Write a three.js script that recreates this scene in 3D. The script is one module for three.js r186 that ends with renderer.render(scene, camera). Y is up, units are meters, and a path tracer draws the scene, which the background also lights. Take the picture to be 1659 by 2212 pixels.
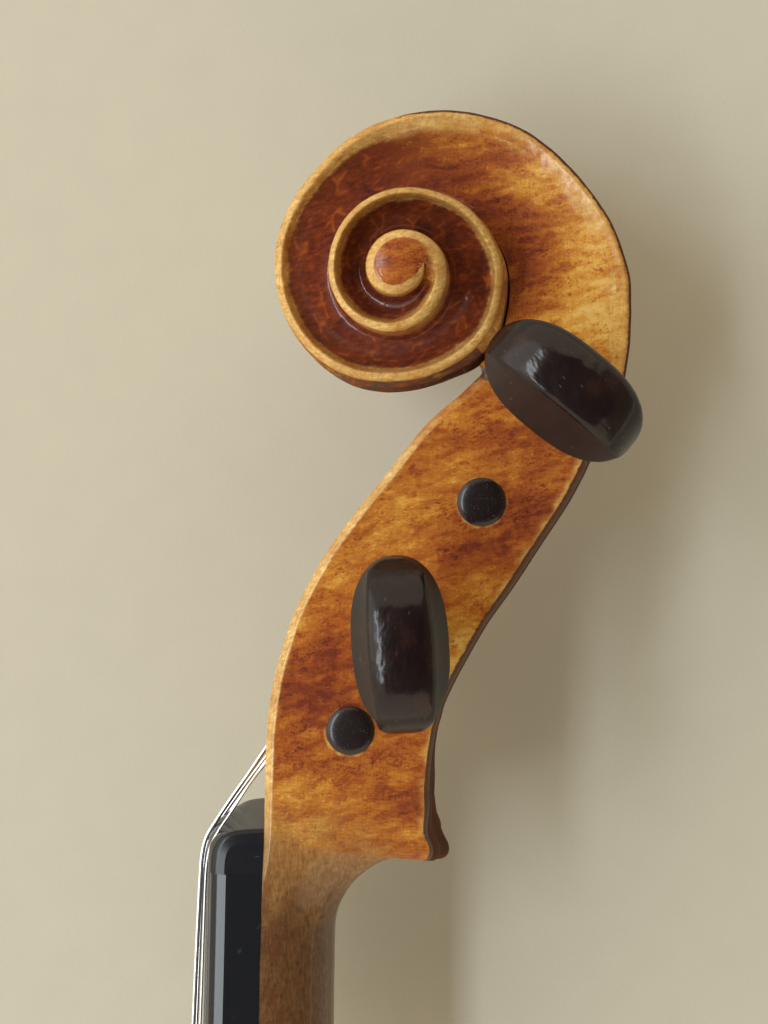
import * as THREE from 'three';
import { RectAreaLightUniformsLib } from 'three/addons/lights/RectAreaLightUniformsLib.js';
import { mergeGeometries } from 'three/addons/utils/BufferGeometryUtils.js';

// ---------------------------------------------------------------- camera, lights, exposure
// Working unit: 1 px = 0.07 mm on the violin's middle plane; x right, y DOWN while tracing, z towards the camera.
const S = 7e-5, CX = 1040, CY = 860, D = 3857;                // lens axis and distance, in working units
const W = (x, y, z) => new THREE.Vector3((x - 829.5) * S, (1106 - y) * S, z * S);
const scene = new THREE.Scene();
const renderer = new THREE.WebGLRenderer({ antialias: true });
renderer.setSize(768, 1024);
renderer.toneMapping = THREE.LinearToneMapping;
renderer.toneMappingExposure = 1.2;
renderer.shadowMap.enabled = true;
RectAreaLightUniformsLib.init();
const camera = new THREE.PerspectiveCamera(2 * Math.atan(1106 / D) * 180 / Math.PI, 768 / 1024, 0.01, 20);
camera.position.copy(W(CX, CY, D));
camera.lookAt(W(CX, CY, 0));
camera.setViewOffset(768, 1024, (829.5 - CX) * 1024 / 2212, (1106 - CY) * 1024 / 2212, 768, 1024);
scene.background = new THREE.Color(1.04, 0.89, 0.67);         // warm ambient fill added from all sides

function tag(o, label, category, group, kind) {
  if (label) o.userData.label = label;
  if (category) o.userData.category = category;
  if (group) o.userData.group = group;
  if (kind) o.userData.kind = kind;
  o.traverse((m) => { if (m.isMesh) { m.castShadow = true; m.receiveShadow = true; } });
  scene.add(o);
  return o;
}
// the window that the varnish and the pegs mirror: two panes one above the other, left of the violin
{
  const win = new THREE.Group(); win.name = 'window';
  const at = new THREE.Vector3(-0.88, -0.02, 1.46), target = new THREE.Vector3(0, 0.0, 0);
  win.position.copy(at); win.lookAt(target);
  const frameMat = new THREE.MeshStandardMaterial({ color: 0xd8d4cc, roughness: 0.6 });
  const paneMat = new THREE.MeshStandardMaterial({ color: 0x111111, emissive: new THREE.Color(0.80, 0.92, 1.0), emissiveIntensity: 1.0, roughness: 0.4 });
  const w = 0.21, h = 0.70;
  for (const s of [-1, 1]) {
    const pane = new THREE.Mesh(new THREE.BoxGeometry(w, h, 0.006), paneMat); pane.name = 'pane';
    pane.position.set(0, s * (h / 2 + 0.02), 0); win.add(pane);
    const l = new THREE.RectAreaLight(new THREE.Color(0.88, 0.95, 1.0), 10.5, w, h);
    l.position.set(0, s * (h / 2 + 0.02), 0.006); l.rotation.y = Math.PI; win.add(l);
  }
  const bars = [[0, h + 0.04, w + 0.08, 0.04], [0, -h - 0.04, w + 0.08, 0.04], [0, 0, w, 0.036], [-w / 2 - 0.02, 0, 0.04, 2 * h + 0.04], [w / 2 + 0.02, 0, 0.04, 2 * h + 0.04]];
  const fr = new THREE.Mesh(mergeGeometries(bars.map(([x, y, bw, bh]) => new THREE.BoxGeometry(bw, bh, 0.03).translate(x, y, 0))), frameMat);
  fr.name = 'frame'; win.add(fr);
  tag(win, 'bright two-pane window standing outside the picture to the left', 'window', null, 'structure');
}

// added glowing panel, an unseen broad soft fill from the window side
{
  const c = new THREE.Group(); c.name = 'added_fill_panel'; c.position.set(-1.80, 0.50, 1.06); c.lookAt(new THREE.Vector3(0, 0, 0));
  const w = 1.9, h = 2.2;
  const p = new THREE.Mesh(new THREE.BoxGeometry(w, h, 0.01), new THREE.MeshStandardMaterial({ color: 0xe8e0d0, roughness: 0.9, emissive: new THREE.Color(1, .95, .86), emissiveIntensity: .3 }));
  p.name = 'light_panel'; c.add(p);
  const l = new THREE.RectAreaLight(new THREE.Color(0.97, 0.98, 1.0), 0.9, w, h); l.position.z = 0.008; l.rotation.y = Math.PI; c.add(l);
  tag(c, 'pale glowing fill panel added out of view on the left', 'wall', null, 'structure');
}

// dark panels added out of view to cut ambient; the peg fronts mirror one
{
  const m = new THREE.Mesh(new THREE.BoxGeometry(3.0, 3.0, 0.05), new THREE.MeshStandardMaterial({ color: new THREE.Color(.035, .028, .024), roughness: .9 }));
  m.name = 'added_dark_panel'; m.position.set(0.42, -0.1, 2.15);
  tag(m, 'unseen dark panel added behind the camera to block ambient light', 'wall', null, 'structure');
  const n = new THREE.Mesh(new THREE.BoxGeometry(0.05, 4.0, 2.2), new THREE.MeshStandardMaterial({ color: new THREE.Color(.26, .21, .16), roughness: .9 })); n.name = 'added_dark_panel_001'; n.position.set(1.95, 0, 1.2);
  tag(n, 'unseen brown panel added on the right to block ambient light', 'wall', null, 'structure');
}

// ---------------------------------------------------------------- noise and small helpers
const perm = new Uint8Array(512);
{ let s = 20231; const r = () => ((s = (s * 1664525 + 1013904223) >>> 0) / 4294967296); const p = [...Array(256).keys()];
  for (let i = 255; i > 0; i--) { const j = Math.floor(r() * (i + 1)); [p[i], p[j]] = [p[j], p[i]]; } for (let i = 0; i < 512; i++) perm[i] = p[i & 255]; }
const fade = (t) => t * t * t * (t * (t * 6 - 15) + 10);
const grd = (h, x, y, z) => { h &= 15; const u = h < 8 ? x : y, v = h < 4 ? y : h === 12 || h === 14 ? x : z; return ((h & 1) ? -u : u) + ((h & 2) ? -v : v); };
function nz(x, y, z) {
  const X = Math.floor(x), Y = Math.floor(y), Z = Math.floor(z); x -= X; y -= Y; z -= Z;
  const a = X & 255, b = Y & 255, c = Z & 255, u = fade(x), v = fade(y), w = fade(z);
  const A = perm[a] + b, AA = perm[A & 255] + c, AB = perm[(A + 1) & 255] + c, B = perm[(a + 1) & 255] + b, BA = perm[B & 255] + c, BB = perm[(B + 1) & 255] + c;
  const L = (t, p, q) => p + t * (q - p), P = (i) => perm[i & 255];
  return L(w, L(v, L(u, grd(P(AA), x, y, z), grd(P(BA), x - 1, y, z)), L(u, grd(P(AB), x, y - 1, z), grd(P(BB), x - 1, y - 1, z))),
    L(v, L(u, grd(P(AA + 1), x, y, z - 1), grd(P(BA + 1), x - 1, y, z - 1)), L(u, grd(P(AB + 1), x, y - 1, z - 1), grd(P(BB + 1), x - 1, y - 1, z - 1))));
}
const sst = (a, b, x) => { x = Math.min(1, Math.max(0, (x - a) / (b - a))); return x * x * (3 - 2 * x); };
const mix = (a, b, t) => a + (b - a) * t;
const clamp = (x, a = 0, b = 1) => Math.min(b, Math.max(a, x));
// smooth interpolation of a table [[t, v...], ...] (monotone cubic, per component)
function table(rows) {
  const n = rows.length, k = rows[0].length - 1, m = rows.map(() => new Array(k).fill(0));
  for (let c = 1; c <= k; c++) {
    const d = []; for (let i = 0; i < n - 1; i++) d.push((rows[i + 1][c] - rows[i][c]) / (rows[i + 1][0] - rows[i][0]));
    for (let i = 0; i < n; i++) {
      if (i === 0) m[i][c - 1] = d[0]; else if (i === n - 1) m[i][c - 1] = d[n - 2];
      else { const h0 = rows[i][0] - rows[i - 1][0], h1 = rows[i + 1][0] - rows[i][0]; m[i][c - 1] = (d[i - 1] * h1 + d[i] * h0) / (h0 + h1); }
    }
  }
  return (t) => {
    t = clamp(t, rows[0][0], rows[n - 1][0]);
    let i = 0; while (i < n - 2 && t > rows[i + 1][0]) i++;
    const h = rows[i + 1][0] - rows[i][0], u = (t - rows[i][0]) / h, u2 = u * u, u3 = u2 * u, out = [];
    for (let c = 1; c <= k; c++) out.push((2 * u3 - 3 * u2 + 1) * rows[i][c] + (u3 - 2 * u2 + u) * h * m[i][c - 1] + (3 * u2 - 2 * u3) * rows[i + 1][c] + (u3 - u2) * h * m[i + 1][c - 1]);
    return k === 1 ? out[0] : out;
  };
}
const un = (x, y, z) => { const f = (D - z) / D; return [CX + (x - CX) * f, CY + (y - CY) * f]; };   // where a traced point lies at depth z

// ---------------------------------------------------------------- the wood: varnish colour from place
const RAMP = [[0, .028, .009, .007], [.2, .08, .018, .011], [.4, .19, .039, .016], [.56, .335, .085, .018], [.72, .49, .18, .028], [.86, .67, .345, .06], [1, .78, .52, .16]];
function ramp(t) { t = clamp(t); let i = 0; while (i < RAMP.length - 2 && t > RAMP[i + 1][0]) i++; const a = RAMP[i], b = RAMP[i + 1], u = (t - a[0]) / (b[0] - a[0]); return [mix(a[1], b[1], u), mix(a[2], b[2], u), mix(a[3], b[3], u)]; }
// places where the varnish is worn thin (+) or left thick (-): x, y, half axes, amount
const PATCH = [
  [1270, 690, 100, 60, .26], [1285, 560, 75, 120, .22], [1190, 400, 130, 50, .2], [1240, 340, 80, 45, .16], [960, 262, 190, 26, .2], [1020, 320, 150, 40, .08], [1330, 750, 40, 60, .18], [1280, 480, 50, 60, .1], [1100, 400, 70, 30, .12],
  [950, 360, 190, 36, -.12], [880, 430, 170, 60, -.2], [1125, 560, 50, 120, -.16], [1060, 450, 50, 50, -.12], [1080, 330, 40, 30, -.1],
  [960, 900, 50, 40, .16], [1090, 950, 120, 45, -.07], [1010, 1012, 70, 30, .1], [1130, 1110, 80, 60, -.16], [1190, 1030, 70, 40, .02], [880, 1080, 90, 60, .11], [840, 1130, 90, 50, .08], [715, 1240, 60, 60, .16], [1030, 1195, 90, 36, -.15], [1060, 1275, 80, 40, .14], [1000, 1400, 50, 80, .3],
  [850, 1185, 110, 26, .1], [650, 1350, 40, 90, .14], [650, 1470, 80, 60, -.15], [720, 1400, 60, 60, -.16], [690, 1520, 90, 40, -.14], [690, 1630, 130, 40, -.06], [880, 1650, 80, 40, .0], [640, 1712, 90, 28, .2], [760, 1700, 120, 40, .03], [885, 1745, 60, 34, -.14], [890, 1800, 90, 22, .1], [640, 1790, 100, 40, .18], [900, 1720, 90, 20, -.06], [940, 1110, 80, 40, -.02],
];
const hash = (i, j, k) => perm[(perm[(perm[i & 255] + j) & 255] + k) & 255] / 255;
function cells(x, y) {                                           // distance to the border between cells, and the cell's own number
  const X = Math.floor(x), Y = Math.floor(y); let d1 = 9, d2 = 9, id = 0;
  for (let j = -1; j <= 1; j++) for (let i = -1; i <= 1; i++) { const u = X + i + hash(X + i, Y + j, 1) - x, v = Y + j + hash(X + i, Y + j, 7) - y, d = Math.hypot(u, v); if (d < d1) { d2 = d1; d1 = d; id = hash(X + i, Y + j, 3); } else if (d < d2) d2 = d; }
  return [d2 - d1, id];
}
function wood(x, y, z, q, out) {
  // x, y, z in working units, q: { bias, wear, trough, neck, dirt }
  const wx = nz(x / 70, y / 70, 3.1) * 26, wy = nz(x / 70, y / 70, 9.7) * 20;
  const flame = nz((x + wx) / 150 + .15 * (y / 60), (y + wy + .22 * x) / 38, z / 90) * .6 + nz((x + wx) / 48, (y + wy + .18 * x) / 26, z / 60) * .45;
  const mott = nz((x + wx) / 34, (y + wy) / 20, z / 24 + 5) * .42 + nz(x / 17, (y + .3 * x) / 9, z / 12 + 2) * .7;
  const speck = nz(x / 9, (y + .35 * x) / 5, z / 6) * .8 + nz(x / 4.6, (y + .2 * x) / 4, z / 4 + 8) * .6;
  const grain = nz(x / 2.3, y / 34, z / 8 + 4) * .6 + nz(x / 26, y / 2.4, z / 7 + 1) * .45;
  let b = q.bias;
  for (const [px, py, rx, ry, a] of PATCH) { const d = ((x - px) / rx) ** 2 + ((y - py) / ry) ** 2; if (d < 6) b += a * Math.exp(-d); }
  const blot = sst(.1, .3, .6 * speck + .45 * mott), fleck = sst(.16, .34, -.6 * speck - .35 * mott + .1 * grain);             // darker varnish left in small ragged flecks
  const xr = x * .9 + y * .42, yr = y * .9 - x * .42, dash = nz(xr / 13, yr / 3.4, z / 9 + 11);   // short dark strokes across the figure
  const hatch = sst(1450, 1750, y) * nz(x / 30, y / 2.6, 17) + sst(.05, .4, dash + .3 * mott) * .5;
  const scr = sst(.03, .0, Math.abs(nz((x + .5 * y) / 90, (y - .4 * x) / 7, 61))) * sst(.1, .4, nz(x / 45, y / 30, 66));   // fine pale scratches
  const cut = sst(.05, .0, Math.abs(nz((x - .8 * y) / 60, (y + .9 * x) / 9, 91))) * sst(.12, .4, nz(x / 50, y / 34, 96));      // and dark ones, crossing them
  const here = sst(-.3, .35, nz(x / 85, y / 60, 120)), pr = nz(x / 46 + wx * .03, (y + .25 * x) / 19, 130) + .5 * nz(x / 19, (y + .3 * x) / 11, 133) + .3 * speck, pg = nz(x / 60, (y + .2 * x) / 24 + wy * .03, 140) + .5 * nz(x / 22, y / 12, 143) + .3 * speck;
  const red = sst(.0, .42, pr), gold = sst(.04, .46, pg), bands = sst(560, 900, x) * sst(1000, 760, y) * nz((x + wx) / 240, (y + .12 * x + wy) / 19, 150);   // ragged thick and thin places; cross figure on the scroll
  let t = .63 + b + .08 * flame + .14 * mott + .1 * speck + .08 * grain - mix(.06, .24, here) * blot + mix(.15, .07, here) * fleck - .095 * red + .09 * gold + .1 * bands - .11 * hatch + .11 * scr - .15 * cut;
  let c = ramp(t);
  if (q.trough > 0) {            // thick old varnish left in the hollows: red brown, broken by light craquelure
    const k = sst(-.4, .4, q.trough - .5 + .35 * mott + .12 * speck);
    const [edge, id] = cells((q.ang || 0) * 2.6 + wx * .02, (q.rad || 0) / 30 + wy * .02);   // dark scales of varnish parted by thin radial lines
    const crack = sst(.26, .0, edge + .16 * speck + .1 * mott) * sst(-.05, .4, nz(x / 42, y / 42, 31) + .25 * mott);
    const tt = .335 + .07 * (id - .5) + .18 * mott + .1 * speck + .12 * flame + .19 * crack + q.bias * .35;
    const d = ramp(tt);
    c = [mix(c[0], d[0], k), mix(c[1], d[1], k), mix(c[2], d[2], k)];
  }
  if (q.wear > -1) {             // edges rubbed down to bare honey maple, ragged border
    const k = q.rim ? sst(-.45, .45, q.wear + .3 * nz(x / 46, y / 46, 81) + .1 * mott + .08 * speck) : q.soft ? sst(-.5, .5, q.wear + .34 * mott + .14 * speck) : sst(-.3, .34, q.wear + .32 * mott + .26 * speck + .16 * grain);
    const v = clamp(.5 + .4 * mott + .45 * speck + .4 * grain);
    const pale = .7 + .3 * sst(-.3, .4, nz(x / 75, y / 75, z / 60 + 50)), h = [mix(.44, .86, v * pale), mix(.20, .62, v * pale), mix(.04, .23, v * pale)];
    c = [mix(c[0], h[0], k), mix(c[1], h[1], k), mix(c[2], h[2], k)];
  }
  if (q.neck > 0) {              // bare handled maple with grime in the grain
    const str = nz(x / 5, y / 26, z / 9 + 3) * .7 + nz(x / 2.6, y / 11, z / 5 + 6) * .6;
    const v = clamp(.5 + .35 * mott + .55 * str);
    let h = [mix(.13, .36, v), mix(.068, .205, v), mix(.028, .078, v)];
    const st = sst(-.1, .45, nz(x / 22 + 4, y / 40, z / 26) + .45 * speck + .3 * mott) * q.stain * .8;
    h = [mix(h[0], .20, st), mix(h[1], .085, st), mix(h[2], .04, st)];
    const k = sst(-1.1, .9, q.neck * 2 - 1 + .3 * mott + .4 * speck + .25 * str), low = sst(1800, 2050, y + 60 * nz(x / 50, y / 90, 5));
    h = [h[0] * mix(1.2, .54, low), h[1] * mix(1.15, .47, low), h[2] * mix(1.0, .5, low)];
    c = [mix(c[0], h[0], k), mix(c[1], h[1], k), mix(c[2], h[2], k)];
  }
  if (q.dirt > 0) {              // grey grime in the throat and under the scroll
    const k = sst(-.2, .2, q.dirt - .5 + .5 * mott + .3 * speck);
    const v = clamp(.4 + .6 * speck + .4 * mott);
    c = [mix(c[0], mix(.05, .13, v), k), mix(c[1], mix(.03, .09, v), k), mix(c[2], mix(.022, .075, v), k)];
  }
  if (q.edge > 0) {              // back and its chamfer: dark varnish with right-hand shade painted in
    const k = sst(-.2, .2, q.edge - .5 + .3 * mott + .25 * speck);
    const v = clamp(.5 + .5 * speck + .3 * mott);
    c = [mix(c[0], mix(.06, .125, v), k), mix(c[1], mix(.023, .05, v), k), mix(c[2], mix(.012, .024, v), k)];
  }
  out[0] = c[0]; out[1] = c[1]; out[2] = c[2];
}

// ---------------------------------------------------------------- neck, pegbox and scroll: one carved ribbon of cross-sections
const EX = 866.1, EY = 567.0, K = 0.531;                      // eye of the scroll; traced radii below are in 1/K px
const Rtab = table([[-52, 1165], [-47, 1128], [-38, 1085], [-28.5, 1037], [-23, 1010], [-10.5, 958], [-4.6, 941], [2.8, 911], [10.9, 876], [19.2, 836], [29.8, 795], [39.4, 764], [47.5, 740], [56.5, 707], [64.8, 680], [74.8, 648], [91, 600], [103, 572], [116, 546], [130.7, 521], [144.9, 513], [158.9, 514], [170.5, 517], [181.6, 517], [195, 521], [207.5, 522], [220, 522], [233.7, 516], [247.2, 506], [262, 488], [281, 474], [294, 466], [305.8, 462], [319.9, 456], [333.7, 440], [348.4, 424], [360.7, 410], [374, 387], [388.7, 367], [406.7, 346], [422.7, 327], [444.5, 313], [467, 303], [489.6, 296], [512.6, 294], [535, 297], [554, 303], [572.4, 305], [591, 301], [607.8, 292], [622, 283], [638.6, 266], [657, 241], [680.7, 213], [706, 192], [731.6, 174], [754.7, 158], [781, 145], [806, 138], [836.6, 136], [869.7, 139], [902, 145], [930, 148], [956, 141], [985.5, 127], [1017.8, 110], [1058.7, 98], [1080, 94]]);
const FLARE = table([[-60, 0], [180, 0], [195, 3], [207, 8], [220, 14], [233, 24], [247, 36], [262, 44], [281, 41], [294, 44], [306, 58], [318, 60], [334, 40], [360, 24], [400, 14], [720, 10], [1080, 8]]);
const ZR = table([[-52, 124], [-20, 114], [20, 106], [60, 99], [90, 97], [135, 99], [180, 106], [225, 117], [270, 132], [315, 158], [360, 190], [405, 214], [450, 232], [540, 258], [630, 278], [720, 290], [860, 296], [1080, 298]]);
const DIP = table([[-52, 0], [-40, 5], [-20, 16], [20, 30], [60, 33], [90, 35], [180, 34], [270, 40], [360, 52], [450, 62], [540, 70], [600, 66], [640, 56], [670, 44], [690, 30], [703, 14], [712, 4], [718, 0], [1080, 0]]);
const RIMW = table([[-52, 26], [0, 36], [60, 40], [120, 30], [180, 26], [270, 26], [360, 23], [450, 21], [540, 21], [630, 26], [690, 31], [720, 26], [800, 24], [1000, 20], [1060, 8], [1080, 3]]);
const NB = 10, NW = 12, NE = 22, NC = 170, NF = 16, NT = 14, M = NB + NW + NE + NC + NF + NT;
const T_EYE = 718, PH0 = -42.5;

// pegbox and neck: [order, back x, back y, front x, front y, half width, how round the section is, how deep the string slot is, back chamfer]
const body = table([
  [0, 717, 2560, 548, 2560, 168, 1, 0, 10], [1, 718.3, 2206, 560.4, 2206, 166, 1, 0, 10], [2, 719.8, 2097, 562.4, 2097, 166, 1, 0, 10], [3, 720.6, 2038, 564.4, 2038, 166, 1, 0, 10], [4, 722.7, 1997, 565.6, 1985, 166, .98, 0, 10],
  [5, 728.6, 1970.6, 566.6, 1940, 167, .92, 0, 11], [6, 737.4, 1947, 567, 1918, 168, .86, 0, 12], [7, 752, 1920.6, 567.4, 1898, 169, .76, 0, 13], [8, 769.8, 1898.5, 567.8, 1884, 170, .66, 0, 14], [9, 793.3, 1878, 568.2, 1872, 170, .54, 0, 15], [10, 822.7, 1860.3, 568.6, 1860, 170, .42, 0, 16], [11, 852, 1850, 568.8, 1849, 170, .32, 0, 17], [12, 881.5, 1846.5, 569, 1838, 170, .24, 0, 18], [13, 911, 1847.7, 569.1, 1827, 170, .16, 0, 12], [14, 940.3, 1851.5, 569.2, 1816, 170, .1, 0, 9],
  [15, 956.5, 1853, 569.3, 1809, 170, .06, 0, 7], [16, 966.8, 1845.6, 569.5, 1800, 170, .03, 0, 7], [17, 970.3, 1832.4, 569.7, 1788, 170, 0, 0, 7], [18, 966.8, 1817.7, 570, 1774, 170, 0, .0, 7], [19, 955, 1800, 570.2, 1758, 170, 0, .1, 8], [20, 943.3, 1779.4, 570.5, 1742, 169, 0, .5, 10], [21, 936, 1750, 571, 1722, 169, 0, 1, 13], [22, 931.5, 1714.7, 571.3, 1694, 168, 0, 1, 15], [23, 933, 1670.6, 572.6, 1650, 167, 0, 1, 14], [24, 937.4, 1626.5, 574, 1609, 166, 0, 1, 14],
  [25, 941.5, 1603, 575.6, 1578, 165, 0, 1, 14], [26, 946, 1575, 579, 1545, 164, 0, 1, 14], [27, 953, 1550.7, 583.4, 1510, 162, 0, 1, 15], [28, 962, 1519, 592.5, 1460.5, 160, 0, 1, 16], [29, 985.6, 1469, 603.5, 1420, 157, 0, 1, 17], [30, 1005, 1433, 614.5, 1383, 155, 0, 1, 18], [31, 1028, 1392, 625.6, 1348, 153, 0, 1, 19], [32, 1054, 1348, 642, 1309, 150, 0, 1, 20], [33, 1077, 1315.4, 663.5, 1265, 148, 0, 1, 20], [34, 1114.5, 1263, 709, 1187, 144, 0, 1, 20], [35, 1167.6, 1181.6, 771.4, 1101.7, 140, 0, 1, 20], [36, 1216.6, 1108, 833.5, 1025, 136, 0, 1, 20],
  [37, 1239, 1071, 863, 987, 134, 0, 1, 20], [38, 1259.5, 1032.5, 902, 938, 131, 0, 1, 20], [39, 1274, 1002, 941, 897.5, 129, 0, 1, 20], [40, 1282, 985, 993.6, 853.3, 127, 0, .8, 20], [41, 1288, 972, 1020, 828, 126, 0, .4, 20], [42, 1291, 964, 1041, 806, 125, 0, 0, 20], [43, 1293, 958, 1036, 788, 124.5, 0, 0, 20],
]);
const SECT = [];                                                 // { pts: [[x,y,z]...], q: [...] }
function profileBody(s) {
  const [bx, by, fx, fy, zc, rd0, cav0, rb] = body(s), rd = clamp(rd0), cav = clamp(cav0);
  const chin = sst(12, 15, s) * sst(22, 18, s);                 // the heel under the pegbox is rounded from side to side
  const B = un(bx, by, mix(mix(zc - 22, 20, rd), 0, chin)), F = un(fx, fy, zc - 12), L = Math.hypot(F[0] - B[0], F[1] - B[1]), ux = (F[0] - B[0]) / L, uy = (F[1] - B[1]) / L;
  const P = [], Q = [], Ln = L, total = NB + NW + NE + NC;
  const put = (d, z, e) => { const k = chin * Math.pow(Math.abs(z) / zc, 1.25) * Math.max(0, 1 - d / L) ** 1.6; P.push([B[0] + ux * d - 33 * k, B[1] + uy * d - 38 * k, z]); Q.push(e); };
  const rbz = 30, rf = 20, roundAt = (i) => {                    // half round neck: from the spine to the fingerboard corner
    const a = i / (total - 1), th = Math.pow(a, 0.92) * Math.PI / 2, c = Math.pow(Math.cos(th), .92), sn = Math.pow(Math.sin(th), .80);
    return [Ln * (1 - c), zc * sn];
  };
  const box = [];
  for (let i = 0; i < NB; i++) { const u = i / NB; box.push([9 * Math.sin(Math.PI * clamp(u * 1.1)) ** 2, u * (zc - rbz) * .9]); }
  for (let i = 0; i < NW; i++) { const u = i / NW; box.push([0, mix((zc - rbz) * .9, zc - rbz, u)]); }
  for (let i = 0; i < NE; i++) {                                 // chamfer with softened corners
    const u = i / NE, a = u * Math.PI / 2, sx = Math.pow(1 - Math.cos(a), 1.0), sz = Math.sin(a);
    const lin = [rb * u * 1.0, zc - rbz + rbz * .92 * Math.pow(u, .9)], rnd = [rb * sx, zc - rbz + rbz * sz];
    box.push([mix(rnd[0], lin[0], .45), mix(rnd[1], lin[1], .45)]);
  }
  const b1 = box[box.length - 1];
  for (let i = 0; i < NC; i++) { const u = i / (NC - 1), d = mix(b1[0] + 1, L - rf, u); box.push([d, mix(zc, b1[1], Math.exp(-(d - b1[0]) / 5)) ]); }
  for (let i = 0; i < total; i++) { const r = roundAt(i), p = box[i], d = mix(p[0], r[0], rd), z = mix(p[1], r[1], rd); put(d, z, d); }
  const last = [mix(L - rf, L, rd), zc], rff = mix(rf, 1.5, rd);
  for (let i = 0; i < NF; i++) { const a = (i + 1) / NF * Math.PI / 2; put(L - rff + rff * Math.sin(a), zc - rff + rff * Math.cos(a), L + i * .9); }
  const wall = 62, dep = cav * Math.max(0, L - 95);
  for (let i = 0; i < NT; i++) {
    const u = (i + 1) / NT;
    let d, z;
    if (u < .3) { d = L; z = mix(zc - rff, zc - wall, u / .3); } else if (u < .7) { d = L - dep * (u - .3) / .4; z = zc - wall - 2 * (u - .3); } else { d = L - dep; z = mix(zc - wall, 0, (u - .7) / .3); }
    if (cav < .01) { d = L; z = mix(zc - rff, 0, u); }
    put(d, z, L + 20);
  }
  return { P, Q, L, zc, rb, rd, s, kind: 'body' };
}
const dirOf = (ph) => { const a = ph * Math.PI / 180; return [Math.cos(a), -Math.sin(a)]; };
const capBump = (r) => 16 * Math.exp(-((r / 62) ** 2));
const EW = un(EX, EY, 296);
function rimPoint(ph, grow = 0) { const [c, s] = dirOf(ph), r = Rtab(ph) * K; const p = un(EX + c * r, EY + s * r, ZR(ph)); return [p[0] + c * grow, p[1] + s * grow]; }
function profileScroll(ph) {
  const [c, s] = dirOf(ph), zr = ZR(ph), dip = ph > 718 ? 0 : Math.max(0, DIP(ph)), fl = Math.max(0, FLARE(ph)) * K;
  const wob = 1 + .0025 * nz(ph / 17, 1.3, 7) + .003 * nz(ph / 7, 4, 2);
  let o = rimPoint(ph); o = [EW[0] + (o[0] - EW[0]) * wob, EW[1] + (o[1] - EW[1]) * wob];
  const cap = ph >= T_EYE;
  let inn = cap ? [EW[0], EW[1]] : rimPoint(ph + 360, ph < 20 ? FLARE(ph + 360) * K : FLARE(ph + 360) * K * .8);
  const bl = sst(PH0 + 6, PH0, ph);                              // the last sections before the pegbox end on its front edge
  const pb = PEG_END, fr = pb.P[NB + NW + NE + NC + NF - 1];
  if (bl > 0) inn = [mix(inn[0], fr[0], bl), mix(inn[1], fr[1], bl)];
  const L = Math.hypot(o[0] - inn[0], o[1] - inn[1]), ux = (inn[0] - o[0]) / L, uy = (inn[1] - o[1]) / L;
  const zs = ph < 325 ? 0 : Math.max(0, ZR(ph - 360) - DIP(ph - 360) - 46), P = [], Q = [];
  const put = (d, z, e) => { P.push([o[0] + ux * d, o[1] + uy * d, z]); Q.push(e); };
  const w = Math.min(RIMW(ph), cap ? L * .6 : L * .55), he = mix(30, 20, sst(-20, 60, ph)) , he2 = ph > 1040 ? mix(he, 4, sst(1040, 1075, ph)) : he;
  const flute = ph < 300 ? 9 : 0, ro = mix(14, 16, sst(60, 130, ph)) * mix(1, .8, sst(300, 420, ph)) + (ph > 560 ? 9 * sst(560, 720, ph) : 0), roo = ph > 1040 ? mix(ro, 3, sst(1040, 1075, ph)) : ro;
  for (let i = 0; i < NB; i++) { const u = i / NB; put(-fl * (1 - u * .45) + flute * Math.sin(Math.PI * clamp(u * 1.1)) ** 2, mix(zs, mix(zs, zr - he2, .8), u), 0); }
  for (let i = 0; i < NW; i++) { const u = i / NW; put(-fl * .55 * (1 - u), mix(mix(zs, zr - he2, .8), zr - he2, u), 0); }
  const bead = mix(.0, 1, sst(70, 190, ph)), shoulder = (d) => zr - dip * (1 - (1 - clamp((d - roo) / (.75 * L))) ** 2), zi = mix(shoulder(w), zr - dip * .6, bead);
  const nOut = Math.floor(NE * .55);
  for (let i = 0; i < NE; i++) {
    if (i < nOut) { const a = i / nOut * Math.PI / 2; put(roo * (1 - Math.cos(a)), zr - he2 + he2 * Math.sin(a), i); }
    else { const u = (i - nOut) / (NE - nOut), e = sst(0, 1, u); const dd = mix(roo, w, u); put(dd, mix(shoulder(dd), mix(zr, zi, mix(u * u, e, .6)), bead), i); }
  }
  const zf = zr - dip;                                          // floor falls from the rim to the foot of the next turn
  for (let i = 0; i < NC; i++) {
    const u = i / (NC - 1), d = mix(w, L, u);
    let z = mix(shoulder(d), mix(zi, zf, 1 - (1 - u) ** 2) - dip * .2 * Math.sin(Math.PI * u), bead);
    if (cap) z = mix(zr, 298.5, sst(0, .45, u));
    if (!cap && ph > 40) z += Math.min(8, dip * .3) * Math.exp(-((((1 - u) * L) / 9) ** 2)) ;
    put(d, z, d);
  }
  const e0 = P[P.length - 1];
  for (let i = 0; i < NF + NT; i++) { const k = (i + 1) / (NF + NT); if (cap) P.push([e0[0], e0[1], e0[2]]); else P.push([e0[0], e0[1], e0[2] - 30 * k]); Q.push(L); }
  if (bl > 0) for (let i = 0; i < P.length; i++) for (let k = 0; k < 3; k++) P[i][k] = mix(P[i][k], pb.P[i][k], bl);
  for (const p of P) { if (ph > 560) { const r = Math.hypot(p[0] - EW[0], p[1] - EW[1]); if (p[2] > 200) p[2] += capBump(r) * sst(560, 660, ph); } }
  return { P, Q, L, zc: zr, rb: w, rd: 0, ph, cap, kind: 'scroll' };
}
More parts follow.
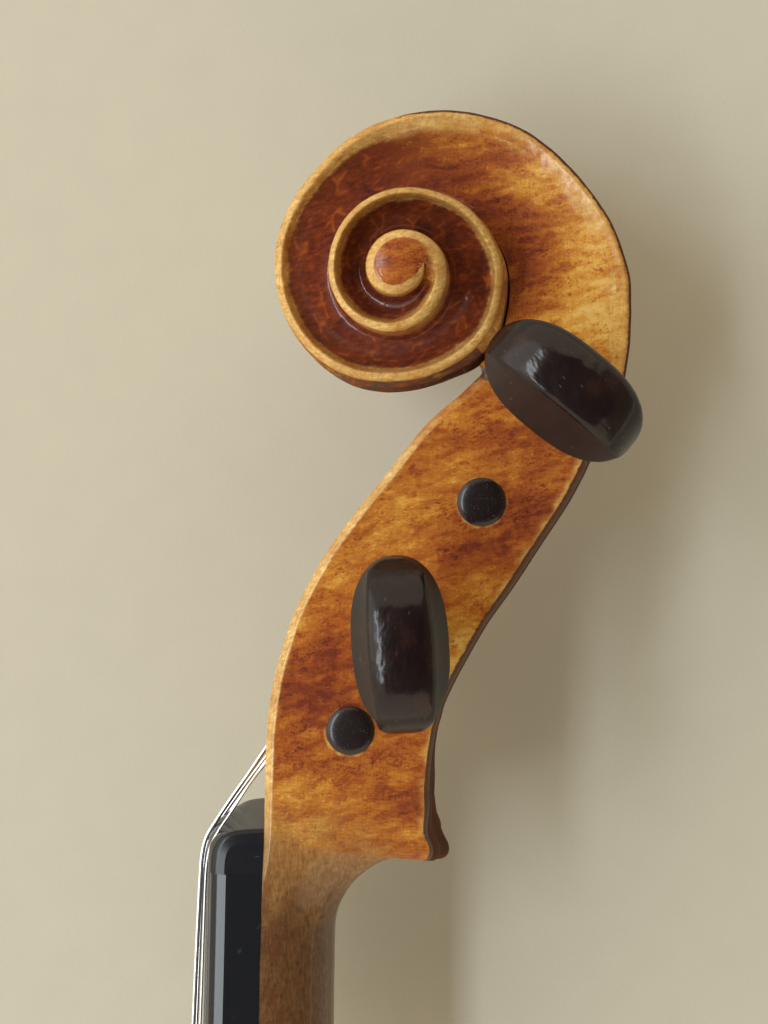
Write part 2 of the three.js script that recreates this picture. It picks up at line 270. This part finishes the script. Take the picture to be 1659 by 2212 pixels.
{
  // even steps along the body
  let s = 0; const end = 43;
  while (s < end) { SECT.push(profileBody(s)); const a = body(s), b = body(Math.min(end, s + .01)), g = Math.max(Math.hypot(b[0] - a[0], b[1] - a[1]), Math.hypot(b[2] - a[2], b[3] - a[3])) / .01; s += Math.max(.004, Math.min(.25, (s < .95 ? 12 : 2.3) / Math.max(g, 1))); }
}
const PEG_END = profileBody(43);
SECT.push(PEG_END);
const iScroll = SECT.length - 1;
{ let ph = PH0 + .5; while (ph < T_EYE + 360) { SECT.push(profileScroll(ph)); const r = Rtab(ph) * K; ph += clamp(2.1 / r * 57.3, .18, 1.2); } SECT.push(profileScroll(T_EYE + 360)); }
const iEye = SECT.findIndex((q) => q.kind === 'scroll' && q.ph >= T_EYE);
const iPegbox = SECT.findIndex((q) => q.kind === 'body' && q.s >= 12.5);

const N = SECT.length, pos = new Float32Array(N * M * 3), col = new Float32Array(N * M * 3);
{
  const c = [0, 0, 0], q = {};
  const holes = [[1040, 1085], [756, 1580]];
  for (let i = 0; i < N; i++) {
    const sec = SECT[i], { P, Q, L } = sec;
    for (let j = 0; j < M; j++) {
      const p = P[j], f = D / (D - p[2]), x = CX + (p[0] - CX) * f, y = CY + (p[1] - CY) * f;     // grain is laid in the plane of the cheek
      const o = (i * M + j) * 3;
      q.bias = 0; q.wear = -1; q.trough = 0; q.neck = 0; q.dirt = 0; q.edge = 0; q.stain = 0; q.soft = true; q.rim = true;
      const jw = NB + NW, jc = jw + NE, jf = jc + NC;
      if (sec.kind === 'body') {
        const d = Q[j], rd = sec.rd, e = L - d;
        q.neck = clamp(sst(1650, 1950, y + .1 * (570 - x) + 50 * nz(x / 70, y / 50, 2)) * sst(960, 690, x - .9 * Math.max(0, y - 1790)));
        q.stain = sst(120, 10, e) * sst(1840, 1960, y);
        if (q.neck < .97) {
          const up = sst(1700, 1500, y);
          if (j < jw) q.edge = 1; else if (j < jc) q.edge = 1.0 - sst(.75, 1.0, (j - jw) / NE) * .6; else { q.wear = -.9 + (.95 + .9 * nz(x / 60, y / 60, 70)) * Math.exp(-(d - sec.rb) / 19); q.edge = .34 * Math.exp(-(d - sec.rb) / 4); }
          if (j >= jc - 2 && e < 70) q.wear = Math.max(q.wear, -.9 + (1.25 + .5 * nz(x / 50, y / 50, 75)) * Math.exp(-Math.max(0, e - 9) / 13) * sst(820, 1010, y));
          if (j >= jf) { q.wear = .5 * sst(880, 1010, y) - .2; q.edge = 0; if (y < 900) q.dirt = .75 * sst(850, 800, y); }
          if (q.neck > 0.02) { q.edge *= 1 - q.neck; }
          for (const [hx, hy] of holes) { const r = Math.hypot(x - hx, y - hy); if (r < 80) q.wear = Math.max(q.wear, -.22 + .6 * nz(x / 21, y / 21, 40) - Math.max(0, r - 56) / 4); }
        }
      } else {
        const ph = sec.ph, d = Q[j]; q.ang = ph * Math.PI / 180 * 1.4; q.rad = d;
        const turn1 = ph < 312;
        const redn = sst(20, 150, ph);
        if (j < jw) { const k = sst(200, 250, ph) * (turn1 ? 1 : 0); q.bias = -.12; q.wear = -.25 + .3 * sst(110, 160, ph) * (1 - sst(200, 240, ph)); q.dirt = k * .55 * (turn1 ? 1 : 0); if (ph < 110) q.edge = 1 - sst(70, 110, ph); if (!turn1) { q.wear = .05; q.bias = -.1; } }  // outer wall: wear plus painted shading, paler on the left, darker right
        else if (j < jc) {
          const u = (j - jw) / NE;
          q.wear = (ph < 60 ? -.05 : .28) + .35 * Math.sin(Math.PI * clamp(u * 1.15)) - .2;
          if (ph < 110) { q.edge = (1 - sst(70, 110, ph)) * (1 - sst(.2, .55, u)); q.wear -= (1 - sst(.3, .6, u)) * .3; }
          if (sec.cap) q.wear = mix(.5, -.1, sst(.55, 1, u));
          q.trough = redn * sst(.8, 1.25, u) * (sec.cap ? 0 : 1);
        } else {
          const e = d - sec.rb;
          q.wear = -.9 + mix(1.0 + .4 * nz(x / 60, y / 60, 70), .95, redn) * Math.exp(-e / mix(26, 9, redn));
          if (sec.cap) { q.wear = -.95; }
          else { const foot = (L - d); q.trough = clamp(redn * 1.15); q.trough *= 1 - sst(660, 705, ph); if (ph < 330 && ph > 250) q.bias = .0; }
        }
        if (ph > 690 && j >= jw + NE * .5) { const rr = Math.hypot(x - EX + 8, y - EY); q.wear = Math.max(mix(q.wear, -.95, sst(718, 750, ph)), -.72 + 1.0 * sst(50, 88, rr)); q.bias -= .03; }
      }
      wood(x, y, p[2], q, c);
      col[o] = c[0]; col[o + 1] = c[1]; col[o + 2] = c[2];
      // the knife's slight unevenness
      const amp = sec.kind === 'scroll' ? .42 : .35, rel = (j > 3 && j < M - NT) ? 1 : 0;
      const dz = rel * amp * (nz(p[0] / 34, p[1] / 34, p[2] / 34 + 3) + .5 * nz(p[0] / 15, p[1] / 15, p[2] / 15)) + rel * .05 * nz(p[0] / 3.2, p[1] / 3.2, p[2] / 3.2);
      const v = W(p[0], p[1], p[2] + dz);
      pos[o] = v.x; pos[o + 1] = v.y; pos[o + 2] = v.z;
    }
  }
}
// surfaces of sections i0..i1, near side fine and far side (its mirror) coarse, with normals taken over the whole ribbon
const fullIdx = [];
for (let i = 0; i < N - 1; i++) for (let j = 0; j < M - 1; j++) { const a = i * M + j, b = a + 1, c = a + M, d = c + 1; fullIdx.push(a, c, b, b, c, d); }
const full = new THREE.BufferGeometry();
full.setAttribute('position', new THREE.BufferAttribute(pos, 3));
full.setIndex(fullIdx); full.computeVertexNormals();
const nor = full.attributes.normal.array;
// the cheek must face the camera: turn normals and winding together
for (let i = 0; i < N; i++) if (SECT[i].cap) for (let j = NB + NW + NE; j < M; j++) {        // the flat of the eye is one even face across its seam
  const p = SECT[i].P[j], dx = p[0] - EW[0], dy = p[1] - EW[1], r = Math.hypot(dx, dy); if (r > 44) continue;
  const sl = 32 / 3844 * Math.exp(-((r / 62) ** 2)), o = (i * M + j) * 3, l = Math.hypot(sl * dx, sl * dy, 1), g = nor[((iPegbox + 200) * M + NB + NW + NE + 80) * 3 + 2] > 0 ? 1 : -1;
  nor[o] = g * sl * dx / l; nor[o + 1] = -g * sl * dy / l; nor[o + 2] = g / l;
}
const outward = nor[((iPegbox + 200) * M + NB + NW + NE + 80) * 3 + 2] > 0;
if (!outward) for (let i = 0; i < nor.length; i++) nor[i] = -nor[i];
function strip(i0, i1, j0 = 0, j1 = M - 1) {
  const js = []; for (let j = j0; j <= j1; j++) js.push(j);
  const jc = js.filter((j) => (j - j0) % 3 === 0 || j === j1), is = []; for (let i = i0; i <= i1; i++) is.push(i);
  const ic = is.filter((i) => (i - i0) % 3 === 0 || i === i1);
  const make = (I, J, mir) => {
    const n = I.length * J.length, p = new Float32Array(n * 3), r = new Float32Array(n * 3), cc = new Float32Array(n * 3), idx = [];
    let k = 0; for (const i of I) for (const j of J) { const o = (i * M + j) * 3; for (let t = 0; t < 3; t++) { const sg = mir && t === 2 ? -1 : 1; p[k + t] = pos[o + t] * sg; r[k + t] = nor[o + t] * sg; cc[k + t] = col[o + t]; } k += 3; }
    for (let a = 0; a < I.length - 1; a++) for (let b = 0; b < J.length - 1; b++) {
      const q0 = a * J.length + b, q1 = q0 + 1, q2 = q0 + J.length, q3 = q2 + 1;
      if (mir === outward) idx.push(q0, q1, q2, q1, q3, q2); else idx.push(q0, q2, q1, q1, q2, q3);
    }
    const g = new THREE.BufferGeometry();
    g.setAttribute('position', new THREE.BufferAttribute(p, 3)); g.setAttribute('normal', new THREE.BufferAttribute(r, 3)); g.setAttribute('color', new THREE.BufferAttribute(cc, 3)); g.setIndex(idx);
    return g;
  };
  return mergeGeometries([make(is, js, false), make(ic, jc, true)]);
}
const woodMat = new THREE.MeshPhysicalMaterial({ vertexColors: true, roughness: 0.38, specularIntensity: .2, clearcoat: 0.5, clearcoatRoughness: 0.13 });
const neckMat = woodMat;
const violin = new THREE.Group(); violin.name = 'violin';
const add = (name, g, m, parent = violin) => { const o = new THREE.Mesh(g, m); o.name = name; parent.add(o); return o; };
add('neck', strip(0, iPegbox), neckMat).userData.label = 'bare brown maple neck with worn grime';
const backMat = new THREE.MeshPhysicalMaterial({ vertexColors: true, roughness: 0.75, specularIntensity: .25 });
const jb = NB + NW + 8, iTurn = SECT.findIndex((q) => q.kind === 'scroll' && q.ph >= 312);
const pegbox = add('pegbox', strip(iPegbox, iScroll, jb), woodMat); pegbox.userData.label = 'amber varnished pegbox cheeks with worn edges';
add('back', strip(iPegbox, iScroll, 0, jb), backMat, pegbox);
const scrollMesh = add('scroll', mergeGeometries([strip(iScroll, iTurn, jb), strip(iTurn, iEye)]), woodMat); add('back', strip(iScroll, iTurn, 0, jb), backMat, scrollMesh); scrollMesh.userData.label = 'carved spiral scroll with dark red hollows';
add('eye', strip(iEye, N - 1), woodMat, scrollMesh).userData.label = 'round raised eye at the middle of the scroll';

// ---------------------------------------------------------------- ebony: pegs, nut, fingerboard
function tint(g, fn) { const p = g.attributes.position, a = new Float32Array(p.count * 3); for (let i = 0; i < p.count; i++) { const c = fn(p.getX(i), p.getY(i), p.getZ(i), i); a[3 * i] = c[0]; a[3 * i + 1] = c[1]; a[3 * i + 2] = c[2]; } g.setAttribute('color', new THREE.BufferAttribute(a, 3)); return g; }
const crownMat = new THREE.MeshPhysicalMaterial({ vertexColors: true, roughness: 0.4, specularIntensity: .1, clearcoat: 0.55, clearcoatRoughness: 0.17 });
const thumbMat = new THREE.MeshPhysicalMaterial({ vertexColors: true, roughness: 0.5, specularIntensity: .45 });
const ebonyMat = new THREE.MeshPhysicalMaterial({ vertexColors: true, roughness: 0.34, specularIntensity: .6, clearcoat: 0.4, clearcoatRoughness: 0.15 });
function grid(fn, nu, nv, flip) {                                // fn(i, j) -> [x, y, z] in working units
  const p = [], idx = [];
  for (let i = 0; i < nu; i++) for (let j = 0; j < nv; j++) { const a = fn(i, j), v = W(a[0], a[1], a[2]); p.push(v.x, v.y, v.z); }
  for (let i = 0; i < nu - 1; i++) for (let j = 0; j < nv - 1; j++) { const a = i * nv + j, b = a + 1, c = a + nv, d = c + 1; if (flip) idx.push(a, b, c, b, d, c); else idx.push(a, c, b, b, c, d); }
  const g = new THREE.BufferGeometry(); g.setAttribute('position', new THREE.Float32BufferAttribute(p, 3)); g.setIndex(idx); g.computeVertexNormals(); return g;
}
const ebony = (x, y, z) => { const u = x / S, v = y / S, w = z / S, k = .5 + .5 * nz(u / 3, v / 22, w / 12) + .35 * nz(u / 40, v / 40, w / 40), s = .7 * sst(.66, .74, nz(u / 2.8, v / 3.0, w / 3)); return [.0085 + .007 * k + .09 * s, .0052 + .003 * k + .09 * s, .0062 + .0025 * k + .085 * s]; };
function peg(o) {
  // o: head centre (traced), direction of its long side, depth of its widest ring, offset of the crown, hole (traced)
  const t = new THREE.Group(); t.name = 'tuning_peg'; t.userData.label = o.label; violin.add(t);
  const zs = o.zs || 1, f = (D - o.z) / D, C = un(o.x, o.y, zs * o.z), a = o.turn * Math.PI / 180, lx = Math.cos(a), ly = Math.sin(a), nx = o.side * -ly, ny = o.side * lx;
  const HL = o.len * f, HW = o.wid * f, H = 135, NV = 121;
  const vOf = (i) => Math.sin((i / (NV - 1) * 2 - 1) * Math.PI / 2);
  const wv = (v) => HW * Math.pow(Math.max(0, 1 - Math.abs(v) ** 2.6), .46);
  const zc = (v) => H * Math.pow(Math.max(0, 1 - Math.abs(v) ** 2.9), .55);
  const off = (v) => o.off * (1 - v * v * .6);
  const rv = (v, sg) => { const w = wv(v); return clamp(sg * off(v) + 64 * (1 - .22 * v * v), 0, w * (sg * o.off > 25 ? .985 : .93)); };
  const zrg = (v, sg) => zc(v) * (1 - .2 * (rv(v, sg) / HW) ** 2) * .985;
  const at = (n, v, z) => [C[0] + lx * v * HL + nx * n, C[1] + ly * v * HL + ny * n, zs * (o.z + z)];
  const NJ = 61;
  const crown = grid((i, j) => {
    const v = vOf(i), u = j / (NJ - 1) * 2 - 1, l = -rv(v, -1), r = rv(v, 1), n = mix(l, r, (u + 1) / 2), e = zrg(v, u < 0 ? -1 : 1);
    const rl = 1 - Math.pow(Math.abs(u), 2.3), soft = .06 * Math.pow(Math.abs(u), 14) * zc(v);
    const b = nz(n / 26 + o.seed, v * 7, 1) * .9 + nz(n / 6 + o.seed, v * 20, 4) * .3;
    return at(n, v, mix(e, zc(v), rl) - soft + b * (1 - v * v));
  }, NV, NJ, o.side * zs > 0);
  const base = grid((i, j) => {                                  // from the widest ring in to the collar
    const u = i / 24, th = j / 120 * Math.PI * 2, sv = Math.sin(th), w = wv(clamp(sv, -1, 1)), sx = Math.cos(th);
    const n0 = Math.sign(sx) * w, v0 = sv, cr = 40 * f, k = sst(0, 1, Math.pow(u, .8));
    const n1 = sx * cr, v1 = sv * cr / HL;
    const p = at(mix(n0, n1, k), mix(v0, v1, k), -150 * Math.pow(u, 1.25));
    return p;
  }, 25, 121, o.side * zs < 0);
  const spot = (x, y, z) => { const c = ebony(x, y, z), w = sst(.1, .5, nz(x / S / 50 + o.seed, y / S / 50, 3) + .4 * nz(x / S / 5, y / S / 5, 1)); return [c[0] + w * .012, c[1] + w * .004, c[2] + w * .002]; };
  add('peg_head', mergeGeometries([tint(crown, spot), tint(base, spot)]), crownMat, t);
  for (const sg of [-1, 1]) {
    const g = grid((i, j) => {
      const v = vOf(i), u = j / 20, r = sg * rv(v, sg), w = sg * wv(v), zt = zrg(v, sg) - .06 * zc(v);
      const hol = 5 * Math.sin(Math.PI * u) * (1 - v * v);
      return at(mix(r, w, u) - sg * hol, v, mix(zt, 0, Math.pow(u, 1.15)));
    }, NV, 21, (sg < 0) === (o.side * zs > 0) ? false : true);
    const red = (x, y, z) => { const k = .5 + .5 * nz(x / S / 4, y / S / 40, 2) + .4 * nz(x / S / 30, y / S / 30, o.seed), s = .7 * sst(.66, .74, nz(x / S / 2.8, y / S / 3.0, z / S / 3)); return [(.015 + .013 * k) * (.5 + .5 * o.red) + .06 * s, .0085 + .005 * k + .06 * s, .0085 + .003 * k + .06 * s]; };
    add('thumb_face', tint(g, red), thumbMat, t).userData.label = 'worn reddish brown flat side of the peg head';
  }
  // shaft and collar from the head down into the cheek
  const hole = o.end ? [0, 0] : un(o.hx, o.hy, zs * o.hz), top = at(0, 0, -140);
  const p0 = W(top[0], top[1], top[2]), p1 = o.end ? o.end : W(hole[0], hole[1], -zs * o.hz), ax = p1.clone().sub(p0), len = ax.length(); ax.normalize();
  const lathe = (pts) => { const g = new THREE.LatheGeometry(pts.map(([r, y]) => new THREE.Vector2(r * S, y * S)), 48); g.applyQuaternion(new THREE.Quaternion().setFromUnitVectors(new THREE.Vector3(0, 1, 0), ax)); g.translate(p0.x, p0.y, p0.z); return tint(g, ebony); };
  const ln = len / S;
  add('shaft', lathe([[40, -12], [50, 30], [56, 60], [52, ln - (o.end ? 12 : 0)], [0, ln - (o.end ? 12 : 0)]]), ebonyMat, t);
  add('collar', lathe([[38, -8], [50, -2], [57, 6], [57, 14], [50, 22], [44, 26]]), ebonyMat, t);
  return t;
}
peg({ x: 1215, y: 845, z: 400, turn: 38.8, side: -1, len: 190, wid: 108, off: 33, hx: 1182, hy: 838, hz: 128, seed: 3, red: 1, label: 'dark peg head beside the scroll throat, tilted down to the right' });
peg({ x: 864.5, y: 1391, z: 400, turn: 86, side: -1, len: 192, wid: 105.5, off: 8, hx: 898, hy: 1332, hz: 152, seed: 11, red: .55, label: 'dark peg head standing upright in the middle of the pegbox' });
// the two pegs turned from the far side: only their domed ends show
for (const [x, y, z, lab] of [[1040, 1085, 139, 'peg turned from the far side, its upper round end flush with the cheek'], [756, 1580, 165.5, 'peg turned from the far side, its lower round end flush with the cheek']]) {
  const c = un(x, y, z + 6), f = (D - z) / D, r = 52.5 * f, pts = [], o = W(c[0], c[1], z);
  for (let i = 0; i <= 60; i++) { const u = i / 60; pts.push([r * u * .96, 9 - 2.2 * u * u - 4 * Math.pow(u, 7)]); }
  for (let i = 1; i <= 8; i++) { const a = i / 8 * Math.PI / 2; pts.push([r * (.96 + .04 * Math.sin(a)), 2.8 - 6 * (1 - Math.cos(a))]); }
  pts.push([r, -40], [0, -40]);
  const g = new THREE.LatheGeometry(pts.map(([q, h]) => new THREE.Vector2(q * S, h * S)).reverse(), 160); g.rotateX(Math.PI / 2); g.translate(o.x, o.y, o.z);
  const t = new THREE.Group(); t.name = 'tuning_peg'; t.userData.label = lab; violin.add(t);
  const sh = new THREE.CylinderGeometry(r * S, r * 1.08 * S, (z * 2 - 38) * S, 48); sh.rotateX(Math.PI / 2); sh.translate(o.x, o.y, -20 * S);
  add('shaft', tint(sh, ebony), ebonyMat, t);
  const pores = (u, v, w) => { const k = ebony(u, v, w), d = .055 * sst(.42, .6, nz(u / S / 3.6 + z, v / S / 3.6, 3)); return [k[0] + d, k[1] + d, k[2] + d * 1.05]; };
  add('peg_end', tint(g, pores), ebonyMat, t);
}
// nut and fingerboard: a path swept across the neck's width with a rounded long edge
function slab(name, path, zc, r, arch, flatX, label, mat, grainFn) {
  const n = path.length, nzs = 64, zs = [], inset = [];
  for (let j = 0; j < nzs; j++) {
    const u = j / (nzs - 1) * 2 - 1, au = Math.abs(u); let z, ins;
    if (au > .7) { const a = (au - .7) / .3, q = r * .42, dz = r * .135; if (a < .6) { const t = a / .6 * Math.PI * .42; z = zc - dz - q + q * Math.sin(t) / Math.sin(Math.PI * .42); ins = q * (1 - Math.cos(t)); } else { const t = (a - .6) / .4, i0 = q * (1 - Math.cos(Math.PI * .42)); z = zc - dz + dz * t; ins = mix(i0, r, t); } } else { z = au / .7 * (zc - r); ins = 0; }
    zs.push(Math.sign(u) * z); inset.push(ins);
  }
  const nrm = path.map((p, i) => { const a = path[Math.max(0, i - 1)], b = path[Math.min(n - 1, i + 1)], dx = b[0] - a[0], dy = b[1] - a[1], l = Math.hypot(dx, dy); return [-Math.abs(dy) / l, -Math.abs(dx) / l * Math.sign(dx * dy || 1) * -1]; });
  const pt = (i, j) => { const p = path[i], q = nrm[i], k = -inset[j] + arch * (1 - (zs[j] / zc) ** 2) * Math.min(1, Math.abs(q[0])) ** 2; return [p[0] + q[0] * k, p[1] + q[1] * k, zs[j]]; };
  const top = grid(pt, n, nzs, true), parts = [top];
  for (const sg of [1, -1]) parts.push(grid((i, j) => { const a = pt(i, sg > 0 ? nzs - 1 : 0), u = j / 12; return [mix(a[0], flatX(a[1]), u), a[1], a[2]]; }, n, 13, sg > 0));
  parts.push(grid((i, j) => { const a = pt(n - 1, i); return [mix(a[0], flatX(a[1]), j), a[1], a[2]]; }, nzs, 2, false));
  const o = add(name, tint(mergeGeometries(parts), grainFn), mat); o.userData.label = label; return o;
}
const neckX = (y) => mix(569.2, 548, clamp((y - 1850) / 710));
{
  const NZ = 159, wp = (x, y) => un(x, y, NZ), path = [];
  const pl = table([[0, 571, 1793], [1, 545, 1794], [2, 520, 1796], [3, 500, 1799.5], [4, 484, 1807], [5, 472, 1819], [6, 463, 1836], [7, 459, 1855], [8, 457.5, 1874], [9, 457, 1889]]);
  for (let i = 0; i <= 72; i++) { const [x, y] = pl(i / 8); path.push(wp(x, y)); }
  const q = wp(0, 0), f = (D - NZ) / D, fx = (y) => CX + (569.5 - CX) * f;
  const dark = (x, y, z) => { const c = ebony(x, y, z); return [c[0] * .6, c[1] * 1.15, c[2] * 1.7]; };
  slab('nut', path, NZ, 26, 31, fx, 'black ebony nut with rounded top edge', new THREE.MeshPhysicalMaterial({ vertexColors: true, roughness: .42, specularIntensity: .3, clearcoat: .35, clearcoatRoughness: .16 }), dark);
  const bp = []; for (let i = 0; i <= 90; i++) { const y = 1882 + i / 90 * 676, x = mix(459.5, 452, (y - 1890) / 320); bp.push(wp(x, y)); }
  const fine = (x, y, z) => { const u = x / S, v = y / S, w = z / S, s = .4 * sst(.6, .72, nz(u / 1.4, v / 9, w / 5)); return [.007 + .07 * s, .0085 + .075 * s, .0125 + .08 * s]; };
  slab('fingerboard', bp, NZ - 1.6, 27, 32, (y) => { const yp = CY + (y - CY) / f; return CX + (neckX(yp) + .9 - CX) * f; }, 'black ebony fingerboard with polished long edge', new THREE.MeshPhysicalMaterial({ vertexColors: true, roughness: .4, specularIntensity: .25, clearcoat: .45, clearcoatRoughness: .1 }), fine);
}
// strings: from below the frame over the nut and into the pegbox
const steel = new THREE.MeshStandardMaterial({ color: new THREE.Color(.86, .87, .9), metalness: 1, roughness: .32 });
const strings = [
  ['thick wound string lying outermost', 5.2, 30, [[402, 2560], [418, 2206], [427, 2010], [433.5, 1884], [434.5, 1868], [437, 1845], [441, 1824], [448, 1804], [459, 1785], [494, 1732], [537, 1671], [568, 1625], [640, 1520]]],
  ['thin string nearest the camera', 2.9, 108, [[414, 2560], [433, 2206], [440, 2010], [445, 1884], [447.5, 1860], [451, 1840], [457, 1822], [473, 1793], [494, 1762], [519, 1724.5], [545, 1686], [566, 1658.7], [640, 1560]]],
  ['wound string behind the thick one', 3.4, -36, [[409, 2560], [425, 2206], [433, 2010], [439, 1884], [441, 1865], [444, 1840], [450, 1816], [461, 1793], [476, 1770], [503, 1731], [545, 1673], [570, 1640], [640, 1545]]],
  ['thin string on the far side', 2.6, -108, [[424, 2560], [441, 2206], [448, 2010], [453, 1884], [456, 1850], [463, 1815], [476, 1785], [489, 1763], [520, 1719], [548, 1679], [571, 1647], [640, 1550]]],
];
for (const [lab, r, z, pts] of strings) {
  const v = pts.map(([x, y], i) => { const zz = mix(z, z * .75, clamp(i - (pts.length - 4), 0, 3) / 3), p = un(x, y, zz); return W(p[0], p[1], zz); });
  const curve = new THREE.CatmullRomCurve3(v, false, 'centripetal');
  add('string', new THREE.TubeGeometry(curve, 400, r * S * .96, 12), steel).userData.label = lab;
}
tag(violin, 'violin head with amber varnished scroll, dark pegs and black fingerboard before the beige backdrop', 'violin');

// ---------------------------------------------------------------- backdrop
{
  const n = 512, data = new Uint8Array(n * n * 4);
  for (let y = 0; y < n; y++) for (let x = 0; x < n; x++) { const k = 1 + .012 * nz(x / 3, y / 3, 1) + .008 * nz(x / 40, y / 40, 5), o = (y * n + x) * 4; data[o] = 200 * k; data[o + 1] = 198 * k; data[o + 2] = 183 * k; data[o + 3] = 255; }
  const tx = new THREE.DataTexture(data, n, n); tx.colorSpace = THREE.SRGBColorSpace; tx.magFilter = THREE.LinearFilter; tx.wrapS = tx.wrapT = THREE.RepeatWrapping; tx.repeat.set(20, 20); tx.needsUpdate = true;
  const m = new THREE.Mesh(new THREE.BoxGeometry(1.6, 1.6, .012), new THREE.MeshStandardMaterial({ map: tx, roughness: .95 }));
  m.name = 'backdrop'; m.position.set(0, 0, -405 * S - .006);
  tag(m, 'plain matte beige backdrop behind the violin', 'backdrop', null, 'structure');
}
renderer.render(scene, camera);
